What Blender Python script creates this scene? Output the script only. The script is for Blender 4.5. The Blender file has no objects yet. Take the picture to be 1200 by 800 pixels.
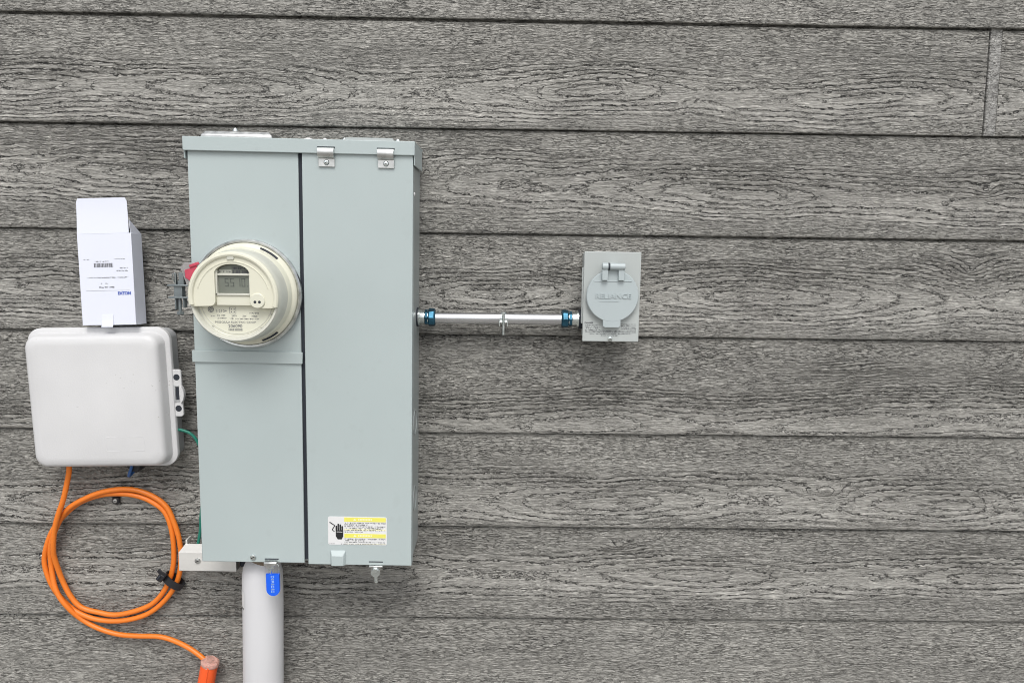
import bpy, math, random
import numpy as np
from mathutils import Matrix, Vector, Euler
R = math.radians
random.seed(5)
scene = bpy.context.scene
C = scene.collection

# ---------------------------------------------------------------- camera
CAM = Vector((0.0, -1.3035, 1.3821)); PITCH, YAW, ROLL = 0.13555, 0.0125, 0.0134
cam = bpy.data.objects.new('camera', bpy.data.cameras.new('camera')); C.objects.link(cam)
cam.data.sensor_width = 36.0; cam.data.lens = 26.01; cam.data.clip_start = 0.02; cam.data.clip_end = 2000
fw = Vector((math.sin(YAW)*math.cos(PITCH), math.cos(YAW)*math.cos(PITCH), -math.sin(PITCH)))
r0 = Vector((math.cos(YAW), -math.sin(YAW), 0)); u0 = r0.cross(fw)
rt = r0*math.cos(ROLL) + u0*math.sin(ROLL); up = rt.cross(fw)
cam.matrix_world = Matrix((( rt.x, up.x, -fw.x, CAM.x), (rt.y, up.y, -fw.y, CAM.y), (rt.z, up.z, -fw.z, CAM.z), (0, 0, 0, 1)))
scene.camera = cam

# ---------------------------------------------------------------- overcast sky, soft sun, exposure
SUN_EL, SUN_AZ = 54.0, 177.0          # azimuth clockwise from +Y (the wall looks towards 180)
w = bpy.data.worlds.new('World'); scene.world = w; w.use_nodes = True
nt = w.node_tree; nt.nodes.clear()
sky = nt.nodes.new('ShaderNodeTexSky'); sky.sky_type = 'NISHITA'; sky.sun_disc = False
sky.sun_elevation = R(SUN_EL); sky.sun_rotation = R(SUN_AZ); sky.air_density = 1.0; sky.dust_density = 3.0
hs = nt.nodes.new('ShaderNodeHueSaturation'); hs.inputs['Saturation'].default_value = 0.22
bg = nt.nodes.new('ShaderNodeBackground'); bg.inputs['Strength'].default_value = 0.15
wo = nt.nodes.new('ShaderNodeOutputWorld')
nt.links.new(sky.outputs[0], hs.inputs['Color']); nt.links.new(hs.outputs[0], bg.inputs[0]); nt.links.new(bg.outputs[0], wo.inputs[0])
sl = bpy.data.lights.new('sun', 'SUN'); sl.energy = 1.2; sl.angle = R(26); sl.color = (1.0, 0.975, 0.94)
so = bpy.data.objects.new('sun', sl); C.objects.link(so)
a = R(SUN_AZ); sdir = Vector((math.sin(a)*math.cos(R(SUN_EL)), math.cos(a)*math.cos(R(SUN_EL)), math.sin(R(SUN_EL))))
so.rotation_euler = (-sdir).to_track_quat('-Z', 'Y').to_euler(); so.location = sdir*10
scene.view_settings.view_transform = 'Standard'; scene.view_settings.look = 'None'
scene.view_settings.gamma = 1.0; scene.view_settings.use_curve_mapping = False
scene.cycles.pixel_filter_type = 'BLACKMAN_HARRIS'; scene.cycles.filter_width = 1.0
scene.view_settings.exposure = 0.27

# ---------------------------------------------------------------- helpers
def tag(o, label=None, cat=None, group=None, kind=None):
    if label: o['label'] = label
    if cat: o['category'] = cat
    if group: o['group'] = group
    if kind: o['kind'] = kind
    return o
def thing(name, label, cat, loc, rot_y=0.0, group=None):
    o = bpy.data.objects.new(name, None); C.objects.link(o); o.empty_display_size = .05
    o.location = loc; o.rotation_euler = (0, rot_y, 0)
    return tag(o, label, cat, group)

def mat(name, col, rough=.5, metal=0., coat=0., spots=None, bump=0., bscale=60, stretch=(1, 1, 1), vary=.06, vscale=6., trans=0., spec=.5, aniso=False):
    """Principled material with slight tonal unevenness, optional speckle dirt and fine relief."""
    m = bpy.data.materials.new(name); m.use_nodes = True; t = m.node_tree; N = t.nodes; L = t.links
    p = N['Principled BSDF']
    tc = N.new('ShaderNodeTexCoord'); mp = N.new('ShaderNodeMapping'); mp.inputs['Scale'].default_value = stretch
    L.new(tc.outputs['Object'], mp.inputs['Vector'])
    n1 = N.new('ShaderNodeTexNoise'); n1.inputs['Scale'].default_value = vscale; n1.inputs['Detail'].default_value = 6
    L.new(mp.outputs[0], n1.inputs['Vector'])
    mr = N.new('ShaderNodeMapRange'); mr.inputs[1].default_value = .3; mr.inputs[2].default_value = .7
    mr.inputs[3].default_value = 1-vary; mr.inputs[4].default_value = 1+vary; L.new(n1.outputs[0], mr.inputs[0])
    mx = N.new('ShaderNodeVectorMath'); mx.operation = 'SCALE'; mx.inputs[0].default_value = col[:3]
    L.new(mr.outputs[0], mx.inputs['Scale']); out = mx.outputs[0]
    if spots:
        sc, thr, scol, amt = spots
        n2 = N.new('ShaderNodeTexNoise'); n2.inputs['Scale'].default_value = sc; n2.inputs['Detail'].default_value = 3
        L.new(tc.outputs['Object'], n2.inputs['Vector'])
        n3 = N.new('ShaderNodeTexNoise'); n3.inputs['Scale'].default_value = 11; L.new(tc.outputs['Object'], n3.inputs['Vector'])
        ad = N.new('ShaderNodeMath'); ad.operation = 'MULTIPLY_ADD'; ad.inputs[1].default_value = .35
        L.new(n3.outputs[0], ad.inputs[0]); L.new(n2.outputs[0], ad.inputs[2])
        m2 = N.new('ShaderNodeMapRange'); m2.inputs[1].default_value = thr; m2.inputs[2].default_value = thr+.05; m2.inputs[4].default_value = amt
        L.new(ad.outputs[0], m2.inputs[0])
        mc = N.new('ShaderNodeMix'); mc.data_type = 'RGBA'; L.new(m2.outputs[0], mc.inputs[0]); L.new(out, mc.inputs[6])
        mc.inputs[7].default_value = (*scol, 1); out = mc.outputs[2]
    L.new(out, p.inputs['Base Color'])
    p.inputs['Roughness'].default_value = rough; p.inputs['Metallic'].default_value = metal
    p.inputs['Coat Weight'].default_value = coat; p.inputs['Transmission Weight'].default_value = trans
    p.inputs['Specular IOR Level'].default_value = spec
    rr = N.new('ShaderNodeMapRange'); rr.inputs[1].default_value = .3; rr.inputs[2].default_value = .7
    rr.inputs[3].default_value = max(rough-.07, .03); rr.inputs[4].default_value = min(rough+.09, 1)
    L.new(n1.outputs[0], rr.inputs[0]); L.new(rr.outputs[0], p.inputs['Roughness'])
    if bump:
        nb = N.new('ShaderNodeTexNoise'); nb.inputs['Scale'].default_value = bscale; nb.inputs['Detail'].default_value = 4
        L.new(mp.outputs[0], nb.inputs['Vector'])
        b = N.new('ShaderNodeBump'); b.inputs['Strength'].default_value = bump; b.inputs['Distance'].default_value = .001
        L.new(nb.outputs[0], b.inputs['Height']); L.new(b.outputs[0], p.inputs['Normal'])
    return m

class B:
    """Collects simple shapes and links them as one mesh object."""
    def __init__(s): s.v = []; s.f = []
    def add(s, vs, fs):
        o = len(s.v); s.v += [tuple(p) for p in vs]; s.f += [tuple(i+o for i in f) for f in fs]; return s
    def box(s, x0, x1, y0, y1, z0, z1):
        return s.add([(x0,y0,z0),(x1,y0,z0),(x1,y1,z0),(x0,y1,z0),(x0,y0,z1),(x1,y0,z1),(x1,y1,z1),(x0,y1,z1)],
                     [(0,1,5,4),(1,2,6,5),(2,3,7,6),(3,0,4,7),(4,5,6,7),(3,2,1,0)])
    def poly(s, pts, y0, y1):
        """outline in x,z (counter-clockwise seen from the front) extruded from front y0 back to y1"""
        n = len(pts)
        return s.add([(x, y0, z) for x, z in pts] + [(x, y1, z) for x, z in pts],
                     [tuple(range(n)), tuple(range(2*n-1, n-1, -1))] + [(i, i+n, (i+1) % n+n, (i+1) % n) for i in range(n)])
    def loft(s, loops, cap0=True, cap1=True):
        n = len(loops[0]); o = [p for l in loops for p in l]; fs = []
        for k in range(len(loops)-1):
            for i in range(n):
                j = (i+1) % n; fs.append((k*n+i, k*n+j, (k+1)*n+j, (k+1)*n+i))
        if cap0: fs.append(tuple(range(n-1, -1, -1)))
        if cap1: fs.append(tuple(range((len(loops)-1)*n, len(loops)*n)))
        return s.add(o, fs)
    def lathe(s, prof, n=48, cx=0, cz=0, cap=True):
        """profile of (radius, y) turned about the y axis, listed from the back to the front"""
        loops = [[(cx+r*math.cos(t), y, cz+r*math.sin(t)) for t in [2*math.pi*i/n for i in range(n)]] for r, y in prof]
        return s.loft(loops, False, cap)
    def cyl(s, p0, p1, r, n=16, r1=None):
        return s.tube([p0, p1], r, n, r1)
    def tube(s, pts, r, n=10, r1=None):
        P = [Vector(p) for p in pts]; loops = []; ref = None
        for i, p in enumerate(P):
            t = (P[min(i+1, len(P)-1)]-P[max(i-1, 0)]).normalized()
            if ref is None: ref = t.orthogonal().normalized()
            ref = (ref - t*ref.dot(t)).normalized(); b = t.cross(ref)
            rr = r if r1 is None else r+(r1-r)*i/(len(P)-1)
            if isinstance(r, (list, tuple)): rr = r[i]
            loops.append([tuple(p + ref*rr*math.cos(q) + b*rr*math.sin(q)) for q in [2*math.pi*k/n for k in range(n)]])
        return s.loft(loops)
    def build(s, name, m, parent=None, bevel=0., seg=2, smooth=True, ang=35, loc=None, kind=None, label=None):
        me = bpy.data.meshes.new(name); me.from_pydata(s.v, [], s.f); me.update()
        me.materials.append(m); o = bpy.data.objects.new(name, me); C.objects.link(o)
        if parent: o.parent = parent
        if loc: o.location = loc
        if smooth:
            me.polygons.foreach_set('use_smooth', [True]*len(me.polygons)); me.set_sharp_from_angle(angle=R(ang))
        if bevel:
            b = o.modifiers.new('bevel', 'BEVEL'); b.width = bevel; b.segments = seg; b.limit_method = 'ANGLE'; b.angle_limit = R(40)
            b.harden_normals = False
        if kind: o['kind'] = kind
        if label: o['label'] = label
        return o
def rrect(x0, x1, z0, z1, r, n=6):
    pts = []
    for cx, cz, a0 in ((x1-r, z0+r, -90), (x1-r, z1-r, 0), (x0+r, z1-r, 90), (x0+r, z0+r, 180)):
        for i in range(n+1):
            t = R(a0+90*i/n); pts.append((cx+r*math.cos(t), cz+r*math.sin(t)))
    return pts
def smooth_path(pts, k=6):
    P = [Vector(p) for p in pts]; out = []
    for i in range(len(P)-1):
        p0, p1, p2, p3 = P[max(i-1, 0)], P[i], P[i+1], P[min(i+2, len(P)-1)]
        for j in range(k):
            t = j/k
            out.append(.5*((2*p1)+(p2-p0)*t+(2*p0-5*p1+4*p2-p3)*t*t+(3*p1-p0-3*p2+p3)*t**3))
    return out+[P[-1]]
def text(s, size, x, y, z, m, parent, align='CENTER', extrude=.0001, name='lettering', wide=1.0, bold=0., vertical=False, spacing=1.0):
    cu = bpy.data.curves.new(name, 'FONT'); cu.body = s; cu.size = size; cu.align_x = align; cu.align_y = 'CENTER'
    cu.extrude = extrude; cu.offset = bold; cu.resolution_u = 3; cu.space_character = spacing
    t = bpy.data.objects.new(name, cu); C.objects.link(t)
    me = bpy.data.meshes.new_from_object(t.evaluated_get(bpy.context.evaluated_depsgraph_get()))
    bpy.data.objects.remove(t); bpy.data.curves.remove(cu)
    me.name = name; me.materials.clear(); me.materials.append(m)
    o = bpy.data.objects.new(name, me); C.objects.link(o); o.parent = parent
    o.location = (x, y, z); o.rotation_euler = (R(90), 0, R(0)); o.scale = (wide, 1, 1)
    if vertical: o.rotation_euler = Euler((R(90), R(90), 0), 'XYZ')
    return o
def fine_print(lines, y, m, parent, rnd=random, name='fine_print'):
    """rows of tiny illegible letter strokes: (x0, x1, z, height)"""
    b = B()
    for x0, x1, z, h in lines:
        x = x0
        while x < x1:
            wd = h*rnd.uniform(.35, .75)
            if rnd.random() > .16:
                if rnd.random() < .5: b.box(x, min(x+wd*.35, x1), y, y+.0002, z, z+h)
                b.box(x, min(x+wd*.8, x1), y, y+.0002, z+h*rnd.choice((0, .4, .75)), z+h*rnd.choice((.25, .62, 1.)) if False else z+h*.98*rnd.uniform(.5, 1))
            x += wd
    return b.build(name, m, parent, smooth=False)
def barcode(x0, x1, z0, z1, y, m, parent, sd=3):
    rn = random.Random(sd); b = B(); x = x0
    while x < x1:
        wd = rn.choice((.0004, .0007, .0011)); b.box(x, min(x+wd, x1), y, y+.0002, z0, z1); x += wd+rn.choice((.0004, .0006, .001))
    return b.build('barcode', m, parent, smooth=False)
def screw(x, y, z, r, m, parent, name='screw', h=.6, hexa=False, cross=True):
    """round or hexagonal head facing the front, with a recessed slot"""
    b = B(); n = 6 if hexa else 20
    if hexa:
        b.lathe([(r*1.25, y), (r*1.25, y-r*.15), (r*.95, y-r*.18)], 20, x, z, False)
        b.lathe([(r*.95, y-r*.1), (r*.95, y-r*h), (r*.8, y-r*h-r*.1)], 6, x, z)
    else:
        b.lathe([(r, y), (r, y-r*h*.4), (r*.85, y-r*h*.8), (r*.5, y-r*h)], n, x, z)
    o = b.build(name, m, parent, ang=30)
    s = B(); t = R(25); c, q = math.cos(t)*r*.6, math.sin(t)*r*.6; k = r*.12
    s.add([(x-c-q*.2, y-r*h-.0002-(r*.1 if hexa else 0), z-q+c*.2), (x-c+q*.2, y-r*h-.0002-(r*.1 if hexa else 0), z-q-c*.2), (x+c+q*.2, y-r*h-.0002-(r*.1 if hexa else 0), z+q-c*.2), (x+c-q*.2, y-r*h-.0002-(r*.1 if hexa else 0), z+q+c*.2)], [(0, 1, 2, 3)])
    s.build('slot', M['black'], parent, smooth=False)
    return o
M = {}
M['black'] = mat('black_ink', (.012, .012, .014), .6)
M['rubber'] = mat('black_nylon', (.015, .015, .018), .45)
M['print'] = mat('grey_print', (.16, .165, .17), .6)
M['print_dark'] = mat('dark_print', (.07, .07, .08), .6)
M['enc'] = mat('grey_enamel_paint', (.425, .488, .488), .38, bump=.12, bscale=900, vary=.045, vscale=3.2, spots=(48, .85, (.36, .40, .40), .14))
M['enc_side'] = mat('grey_enamel_shaded', (.33, .36, .355), .42, vary=.05, vscale=14)  # same enamel as the front, darkened to paint in the shade of the sides
M['gap'] = mat('dark_gasket', (.02, .025, .035), .7)
M['galv'] = mat('galvanised_steel', (.62, .63, .62), .32, metal=1., vary=.18, vscale=90)
M['zinc'] = mat('bright_zinc', (.72, .77, .76), .22, metal=1., vary=.1, vscale=120)
M['emt'] = mat('steel_tube', (.66, .67, .69), .25, metal=1., vary=.16, vscale=60, stretch=(.12, 1, 1), bump=.25, bscale=70)
M['blue_zinc'] = mat('blue_zinc_nut', (.04, .13, .20), .22, metal=.85, vary=.4, vscale=70)
M['alum'] = mat('brushed_aluminium', (.80, .79, .76), .42, metal=.4, vary=.05, vscale=40, stretch=(.2, 1, 1))
M['cream'] = mat('cream_plastic', (.70, .69, .565), .30, coat=.3, vary=.02)
M['cream2'] = mat('pale_grey_cream_plastic', (.57, .57, .50), .3, coat=.3, vary=.03)
M['plate'] = mat('printed_plate', (.68, .675, .56), .3, vary=.02)
M['lcd'] = mat('lcd_glass', (.175, .19, .16), .35, coat=.0, vary=.06, vscale=30)
M['lcd2'] = mat('lcd_digit', (.075, .085, .075), .3)
M['lcdtop'] = mat('lcd_label', (.42, .43, .37), .3)
M['nid'] = mat('white_weathered_plastic', (.63, .63, .635), .42, vary=.05, vscale=7, bump=.2, bscale=400, spots=(170, .90, (.33, .32, .30), .6))
M['nid_side'] = mat('grey_box_base', (.42, .43, .44), .5, vary=.05)
M['carton'] = mat('white_coated_card', (.74, .765, .86), .5, vary=.012, bump=.06, bscale=300)
M['blue_ink'] = mat('blue_ink', (.03, .08, .42), .5)
M['pvc'] = mat('grey_pvc', (.65, .65, .665), .5, vary=.05, vscale=10, stretch=(1, 1, .25), spots=(95, .94, (.2, .2, .2), .7))
M['brown'] = mat('brown_reducer', (.20, .15, .10), .5)
M['tagblue'] = mat('blue_tag_plastic', (.01, .12, .80), .3, vary=.04)
M['tagprint'] = mat('pale_blue_print', (.35, .55, .9), .4)
M['orange'] = mat('orange_jacket', (.80, .20, .018), .42, vary=.07, vscale=18)
M['duct'] = mat('red_orange_duct', (.86, .11, .02), .38, vary=.08, vscale=20, stretch=(1, 1, .2))
M['tape'] = mat('clear_tape', (.80, .50, .42), .2, vary=.25, vscale=90, bump=.8, bscale=250, trans=.35)
M['green'] = mat('green_wire', (.01, .17, .12), .35)
M['cableblue'] = mat('blue_wire', (.03, .10, .28), .4)
M['pink'] = mat('red_seal_plastic', (.50, .06, .10), .35, vary=.15, vscale=60)
M['clear'] = mat('clear_seal_case', (.62, .60, .60), .25, vary=.1, vscale=60, trans=.6)
M['lug'] = mat('dull_grey_casting', (.22, .25, .26), .45, metal=.6, vary=.15, vscale=60)
M['sticker'] = mat('white_sticker', (.74, .74, .74), .4, vary=.01)
M['yellow'] = mat('yellow_sticker', (.78, .74, .14), .4)
M['ylight'] = mat('pale_yellow_sticker', (.84, .82, .55), .4)
M['plate_grey'] = mat('grey_cover_paint', (.44, .47, .46), .42, vary=.03, bump=.1, bscale=700)
M['lid_grey'] = mat('blue_grey_lid_plastic', (.425, .48, .49), .38, vary=.02)
M['concrete'] = mat('concrete', (.32, .31, .29), .85, vary=.15, vscale=8, bump=.5, bscale=120)
M['sheath'] = mat('wall_sheathing', (.10, .09, .07), .9)

def board_material(name, light, dark, sx=1., sz=1.):
    """Embossed grain: the ring phase, line width and masks are attributes of the board; fine jagged relief is added here."""
    m = bpy.data.materials.new(name); m.use_nodes = True; t = m.node_tree; N = t.nodes; L = t.links
    p = N['Principled BSDF']; p.inputs['Roughness'].default_value = ROUGH; p.inputs['Specular IOR Level'].default_value = .4
    tc = N.new('ShaderNodeTexCoord')
    def att(n):
        a_ = N.new('ShaderNodeAttribute'); a_.attribute_name = n; return a_.outputs['Fac']
    def noise(fx, fz, det=2., rough=.5, off=0., vec=None):
        mp = N.new('ShaderNodeMapping'); mp.inputs['Scale'].default_value = (fx*sx, 30, fz*sz); mp.inputs['Location'].default_value = (off, off*.7, off*1.3)
        L.new(vec or tc.outputs['Object'], mp.inputs[0])
        n = N.new('ShaderNodeTexNoise'); n.inputs['Scale'].default_value = 1.; n.inputs['Detail'].default_value = det; n.inputs['Roughness'].default_value = rough
        L.new(mp.outputs[0], n.inputs['Vector']); return n.outputs[0]
    def mth(op, *a_):
        n = N.new('ShaderNodeMath'); n.operation = op
        for i, v_ in enumerate(a_):
            if isinstance(v_, (int, float)): n.inputs[i].default_value = v_
            else: L.new(v_, n.inputs[i])
        return n.outputs[0]
    def rng(v_, a0, a1, b0, b1, smooth=False):
        n = N.new('ShaderNodeMapRange'); n.interpolation_type = 'SMOOTHSTEP' if smooth else 'LINEAR'
        for i, q in enumerate((v_, a0, a1, b0, b1)):
            if isinstance(q, (int, float)): n.inputs[i].default_value = q
            else: L.new(q, n.inputs[i])
        return n.outputs[0]
    ring, wid, mask, fine = att('ring'), att('width'), att('mask'), att('fine')
    # growth ring ledges with ragged edges
    jag = mth('MULTIPLY', mth('SUBTRACT', noise(75, 240, 3, .65, 3.), .5), 1.22)
    hh = mth('ADD', ring, jag); fr = mth('FRACT', hh)
    l1 = rng(fr, 0., mth('MULTIPLY', wid, 1.9), 1., 0., True)
    l2 = rng(fr, mth('SUBTRACT', 1., mth('MULTIPLY', wid, .5)), 1., 0., 1., True)
    line = mth('MAXIMUM', l1, l2)
    st = rng(noise(14, 75, 2, .5, 9.), .34, .54, .72, 1.15)
    f3 = mth('FRACT', mth('MULTIPLY', mth('ADD', hh, jag), 2.7))
    thin = mth('MULTIPLY', rng(f3, 0., mth('MULTIPLY', wid, 3.4), 1., 0., True), rng(noise(17, 150, 2, .5, 31.), .42, .58, 0., .75, True))
    rl = mth('MULTIPLY', mth('MAXIMUM', mth('MULTIPLY', line, st), thin), mask)
    # broken short cracks of the sawn texture
    wv = N.new('ShaderNodeVectorMath'); wv.operation = 'MULTIPLY_ADD'
    nw = N.new('ShaderNodeTexNoise'); nw.inputs['Scale'].default_value = 38.; L.new(tc.outputs['Object'], nw.inputs['Vector'])
    L.new(nw.outputs['Color'], wv.inputs[0]); wv.inputs[1].default_value = (.012, 0, .0045); L.new(tc.outputs['Object'], wv.inputs[2]); wvo = wv.outputs[0]
    def crack(fx, fz, w_, off):
        d = mth('ABSOLUTE', mth('SUBTRACT', noise(fx, fz, 1.5, .5, off, wvo), .5))
        c = rng(d, 0., w_, 1., 0., True)
        return mth('MULTIPLY', c, rng(noise(fx*1.5, fz*.8, 1, .5, off+5, wvo), .42, .58, 0., 1., True))
    ck = mth('MINIMUM', mth('ADD', crack(44, 225, .050, 1.), mth('MULTIPLY', crack(80, 350, .065, 20.), .85)), 1.)
    slab = mth('SUBTRACT', noise(64, 320, 2.5, .6, 40., wvo), .5)
    streak = mth('SUBTRACT', noise(26, 640, 3, .6, 60.), .5)
    cf = mth('MULTIPLY', ck, fine)
    # relief in metres
    hgt = mth('MULTIPLY', mth('MULTIPLY', fr, mask), .0010*DEEP)
    hgt = mth('ADD', hgt, mth('MULTIPLY', rl, -.0012*DEEP))
    hgt = mth('ADD', hgt, mth('MULTIPLY', cf, -.0010*DEEP))
    hgt = mth('ADD', hgt, mth('MULTIPLY', mth('MULTIPLY', slab, mth('ADD', fine, .25)), .0034*DEEP))
    hgt = mth('ADD', hgt, mth('MULTIPLY', streak, .0011*DEEP))
    b = N.new('ShaderNodeBump'); b.inputs['Strength'].default_value = 1.; b.inputs['Distance'].default_value = 1.
    L.new(hgt, b.inputs['Height']); L.new(b.outputs[0], p.inputs['Normal'])
    # two-tone groove stain, also painting in their missing self-shadow; then uneven tone
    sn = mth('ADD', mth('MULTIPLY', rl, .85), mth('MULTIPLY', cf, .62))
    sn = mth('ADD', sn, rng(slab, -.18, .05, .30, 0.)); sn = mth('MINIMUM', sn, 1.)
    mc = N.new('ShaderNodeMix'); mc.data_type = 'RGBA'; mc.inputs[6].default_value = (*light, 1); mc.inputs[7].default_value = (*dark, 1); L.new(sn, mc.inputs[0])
    oi = N.new('ShaderNodeObjectInfo')
    tone = mth('MULTIPLY', rng(noise(3, 22, 3, .5, 70.), .3, .7, .88, 1.12), rng(streak, -.2, .2, .74, 1.26))  # broad uneven tone; fine streaks also paint highlights into the colour
    tone = mth('MULTIPLY', mth('MULTIPLY', tone, rng(mask, 0., 1., .95, 1.08)), rng(oi.outputs['Random'], 0., 1., .93, 1.07))
    tone = mth('MULTIPLY', tone, rng(mth('SUBTRACT', noise(75, 420, 2, .6, 90.), .5), .03, .17, 1., 1.5))  # bright flecks: relief highlights painted into the base colour
    vs = N.new('ShaderNodeVectorMath'); vs.operation = 'SCALE'; L.new(mc.outputs[2], vs.inputs[0]); L.new(tone, vs.inputs['Scale'])
    L.new(vs.outputs[0], p.inputs['Base Color'])
    return m
ROUGH, DEEP = .46, 2.2
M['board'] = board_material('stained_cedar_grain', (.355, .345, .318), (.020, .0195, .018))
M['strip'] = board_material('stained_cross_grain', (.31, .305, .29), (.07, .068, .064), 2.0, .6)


# ---------------------------------------------------------------- ground
g = B().add([(-400, -400, 0), (400, -400, 0), (400, 400, 0), (-400, 400, 0)], [(0, 1, 2, 3)]).build('ground', mat('gravelly_soil', (.27, .26, .24), .95, vary=.3, vscale=3, bump=1., bscale=40), smooth=False)
tag(g, 'bare gravelly ground at the foot of the wall', kind='structure'); del g['label']
# ---------------------------------------------------------------- lap siding wall
E_, Z0 = .178, 1.75           # board exposure, height of the topmost visible lap
XL, XR, XJ = -1.83, 1.83, .8228
class Noise:
    def __init__(s,seed):
        r=np.random.default_rng(seed); a=r.uniform(0,2*np.pi,(256,256))
        s.gx=np.cos(a).astype(np.float32);s.gy=np.sin(a).astype(np.float32)
    def __call__(s,x,y,o=0):
        x=x+o*17.31+101.7;y=y+o*13.77+57.3
        xf=np.floor(x);yf=np.floor(y);fx=(x-xf).astype(np.float32);fy=(y-yf).astype(np.float32)
        xi=xf.astype(np.int32)&255;yi=yf.astype(np.int32)&255
        x1=(xi+1)&255;y1=(yi+1)&255
        ux=fx*fx*fx*(fx*(fx*6-15)+10);uy=fy*fy*fy*(fy*(fy*6-15)+10)
        def g(j,i,dx,dy): return s.gx[j,i]*dx+s.gy[j,i]*dy
        a=g(yi,xi,fx,fy);b=g(yi,x1,fx-1,fy);c=g(y1,xi,fx,fy-1);d=g(y1,x1,fx-1,fy-1)
        return 1.5*((a+(b-a)*ux)*(1-uy)+(c+(d-c)*ux)*uy)
def ss(a,b,x):
    t=np.clip((x-a)/(b-a),0,1);return t*t*(3-2*t)
def grain(x,v,seed,v0=.07,eyes=((0,),),knots=(),ring=.0092,fine=1.0,mw=.055,tilt=0.,soft=0.,rings=1.,jag=1.,cut=.042):
    """x along the board, v up from its lower edge (m) -> relief (m), growth ring phase, ring line width, ring mask, crack mask"""
    n=Noise(seed); E=.178
    vc=v0+tilt*x+.010*n(x/.33,v*0,1)
    # depth of the saw cut below the pith: eyes are where it reaches zero
    c=cut+.6*cut*n(x/.35,v*0,2)
    for e in eyes:
        if len(e)>1:
            ce=np.sqrt(((x-e[0])*e[1]*(1+.3*n(x/.11,v*0,30)))**2+.0012**2)
            c=-np.log(np.exp(-c/.006)+np.exp(-ce/.006))*.006
    c=np.maximum(c,.0012)
    dc=np.gradient(c,axis=1)/np.maximum(np.gradient(x,axis=1),1e-5)
    w=v-vc+.0042*n(x/.10,v/.04,3)+.0016*n(x/.03,v/.010,4)
    r=np.sqrt(w*w+c*c)
    h=r/ring+(r/.05)**2*.9
    G=(1/ring+720*r)*np.sqrt((w/r)**2+(c*dc/r)**2)
    kn=0
    for kx,kv,sx,sv,am in knots:
        d=np.sqrt(((x-kx)/sx)**2+((v-kv)/sv)**2);g=np.exp(-d*d*.7)
        h=h+am*np.exp(-d);kn=np.maximum(kn,g)
    fr=h-np.floor(h)
    wd=np.clip(G*.0011,.045,.22)
    m=ss(-.25,.3,.45*n(x/.3,v/.04,9)+1.3*(np.exp(-((v-vc)/mw)**2)-.38)+1.3*kn)*rings
    amp=fine*(1-.80*m)*(.85+.45*n(x/.14,v/.03,20))
    saw=np.where(fr<.85,fr/.85,(1-fr)/.15)
    height=m*.0007*saw*np.clip(.8+.6*n(x/.07,v/.012,7),0,1.2)+.00035*n(x/.022,v/.007,12)*amp
    f=np.float32
    return height.astype(f),h.astype(f),wd.astype(f),m.astype(f),np.clip(amp,0,2).astype(f)
BOARDS=[ # top to bottom
 dict(seed=31,v0=.09,rings=.3,fine=1.1),
 dict(seed=11,v0=.060,eyes=((.14,.19),(-.46,.16),(-.80,.18),(.62,.13)),mw=.052,cut=.038),
 dict(seed=12,v0=.080,eyes=((.42,.12),(.88,.16),(-.62,.15)),knots=((-.135,.100,.03,.022,4.5),(.84,.085,.02,.012,3)),tilt=-.02,mw=.055,cut=.036),
 dict(seed=13,v0=.072,eyes=((-.01,.17),(-.78,.14),(.42,.13)),knots=((.83,.125,.05,.03,5),),mw=.06,cut=.036),
 dict(seed=14,v0=.01,cut=.03,eyes=(),rings=.95,fine=1.1,mw=.08,tilt=.02,ring=.008),
 dict(seed=15,v0=.050,cut=.03,eyes=((.22,.14),(-.7,.15),(.86,.2)),knots=((.60,.072,.035,.014,4.5),(.92,.05,.03,.016,3)),mw=.055,ring=.012,jag=1.15),
 dict(seed=16,v0=.085,cut=.028,eyes=((-.35,.12),(.92,.15),(.36,.16)),knots=((.22,.142,.025,.009,3),),mw=.05,ring=.0115,jag=1.1),
 dict(seed=17,v0=.05,rings=.25,fine=1.05),
]

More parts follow.
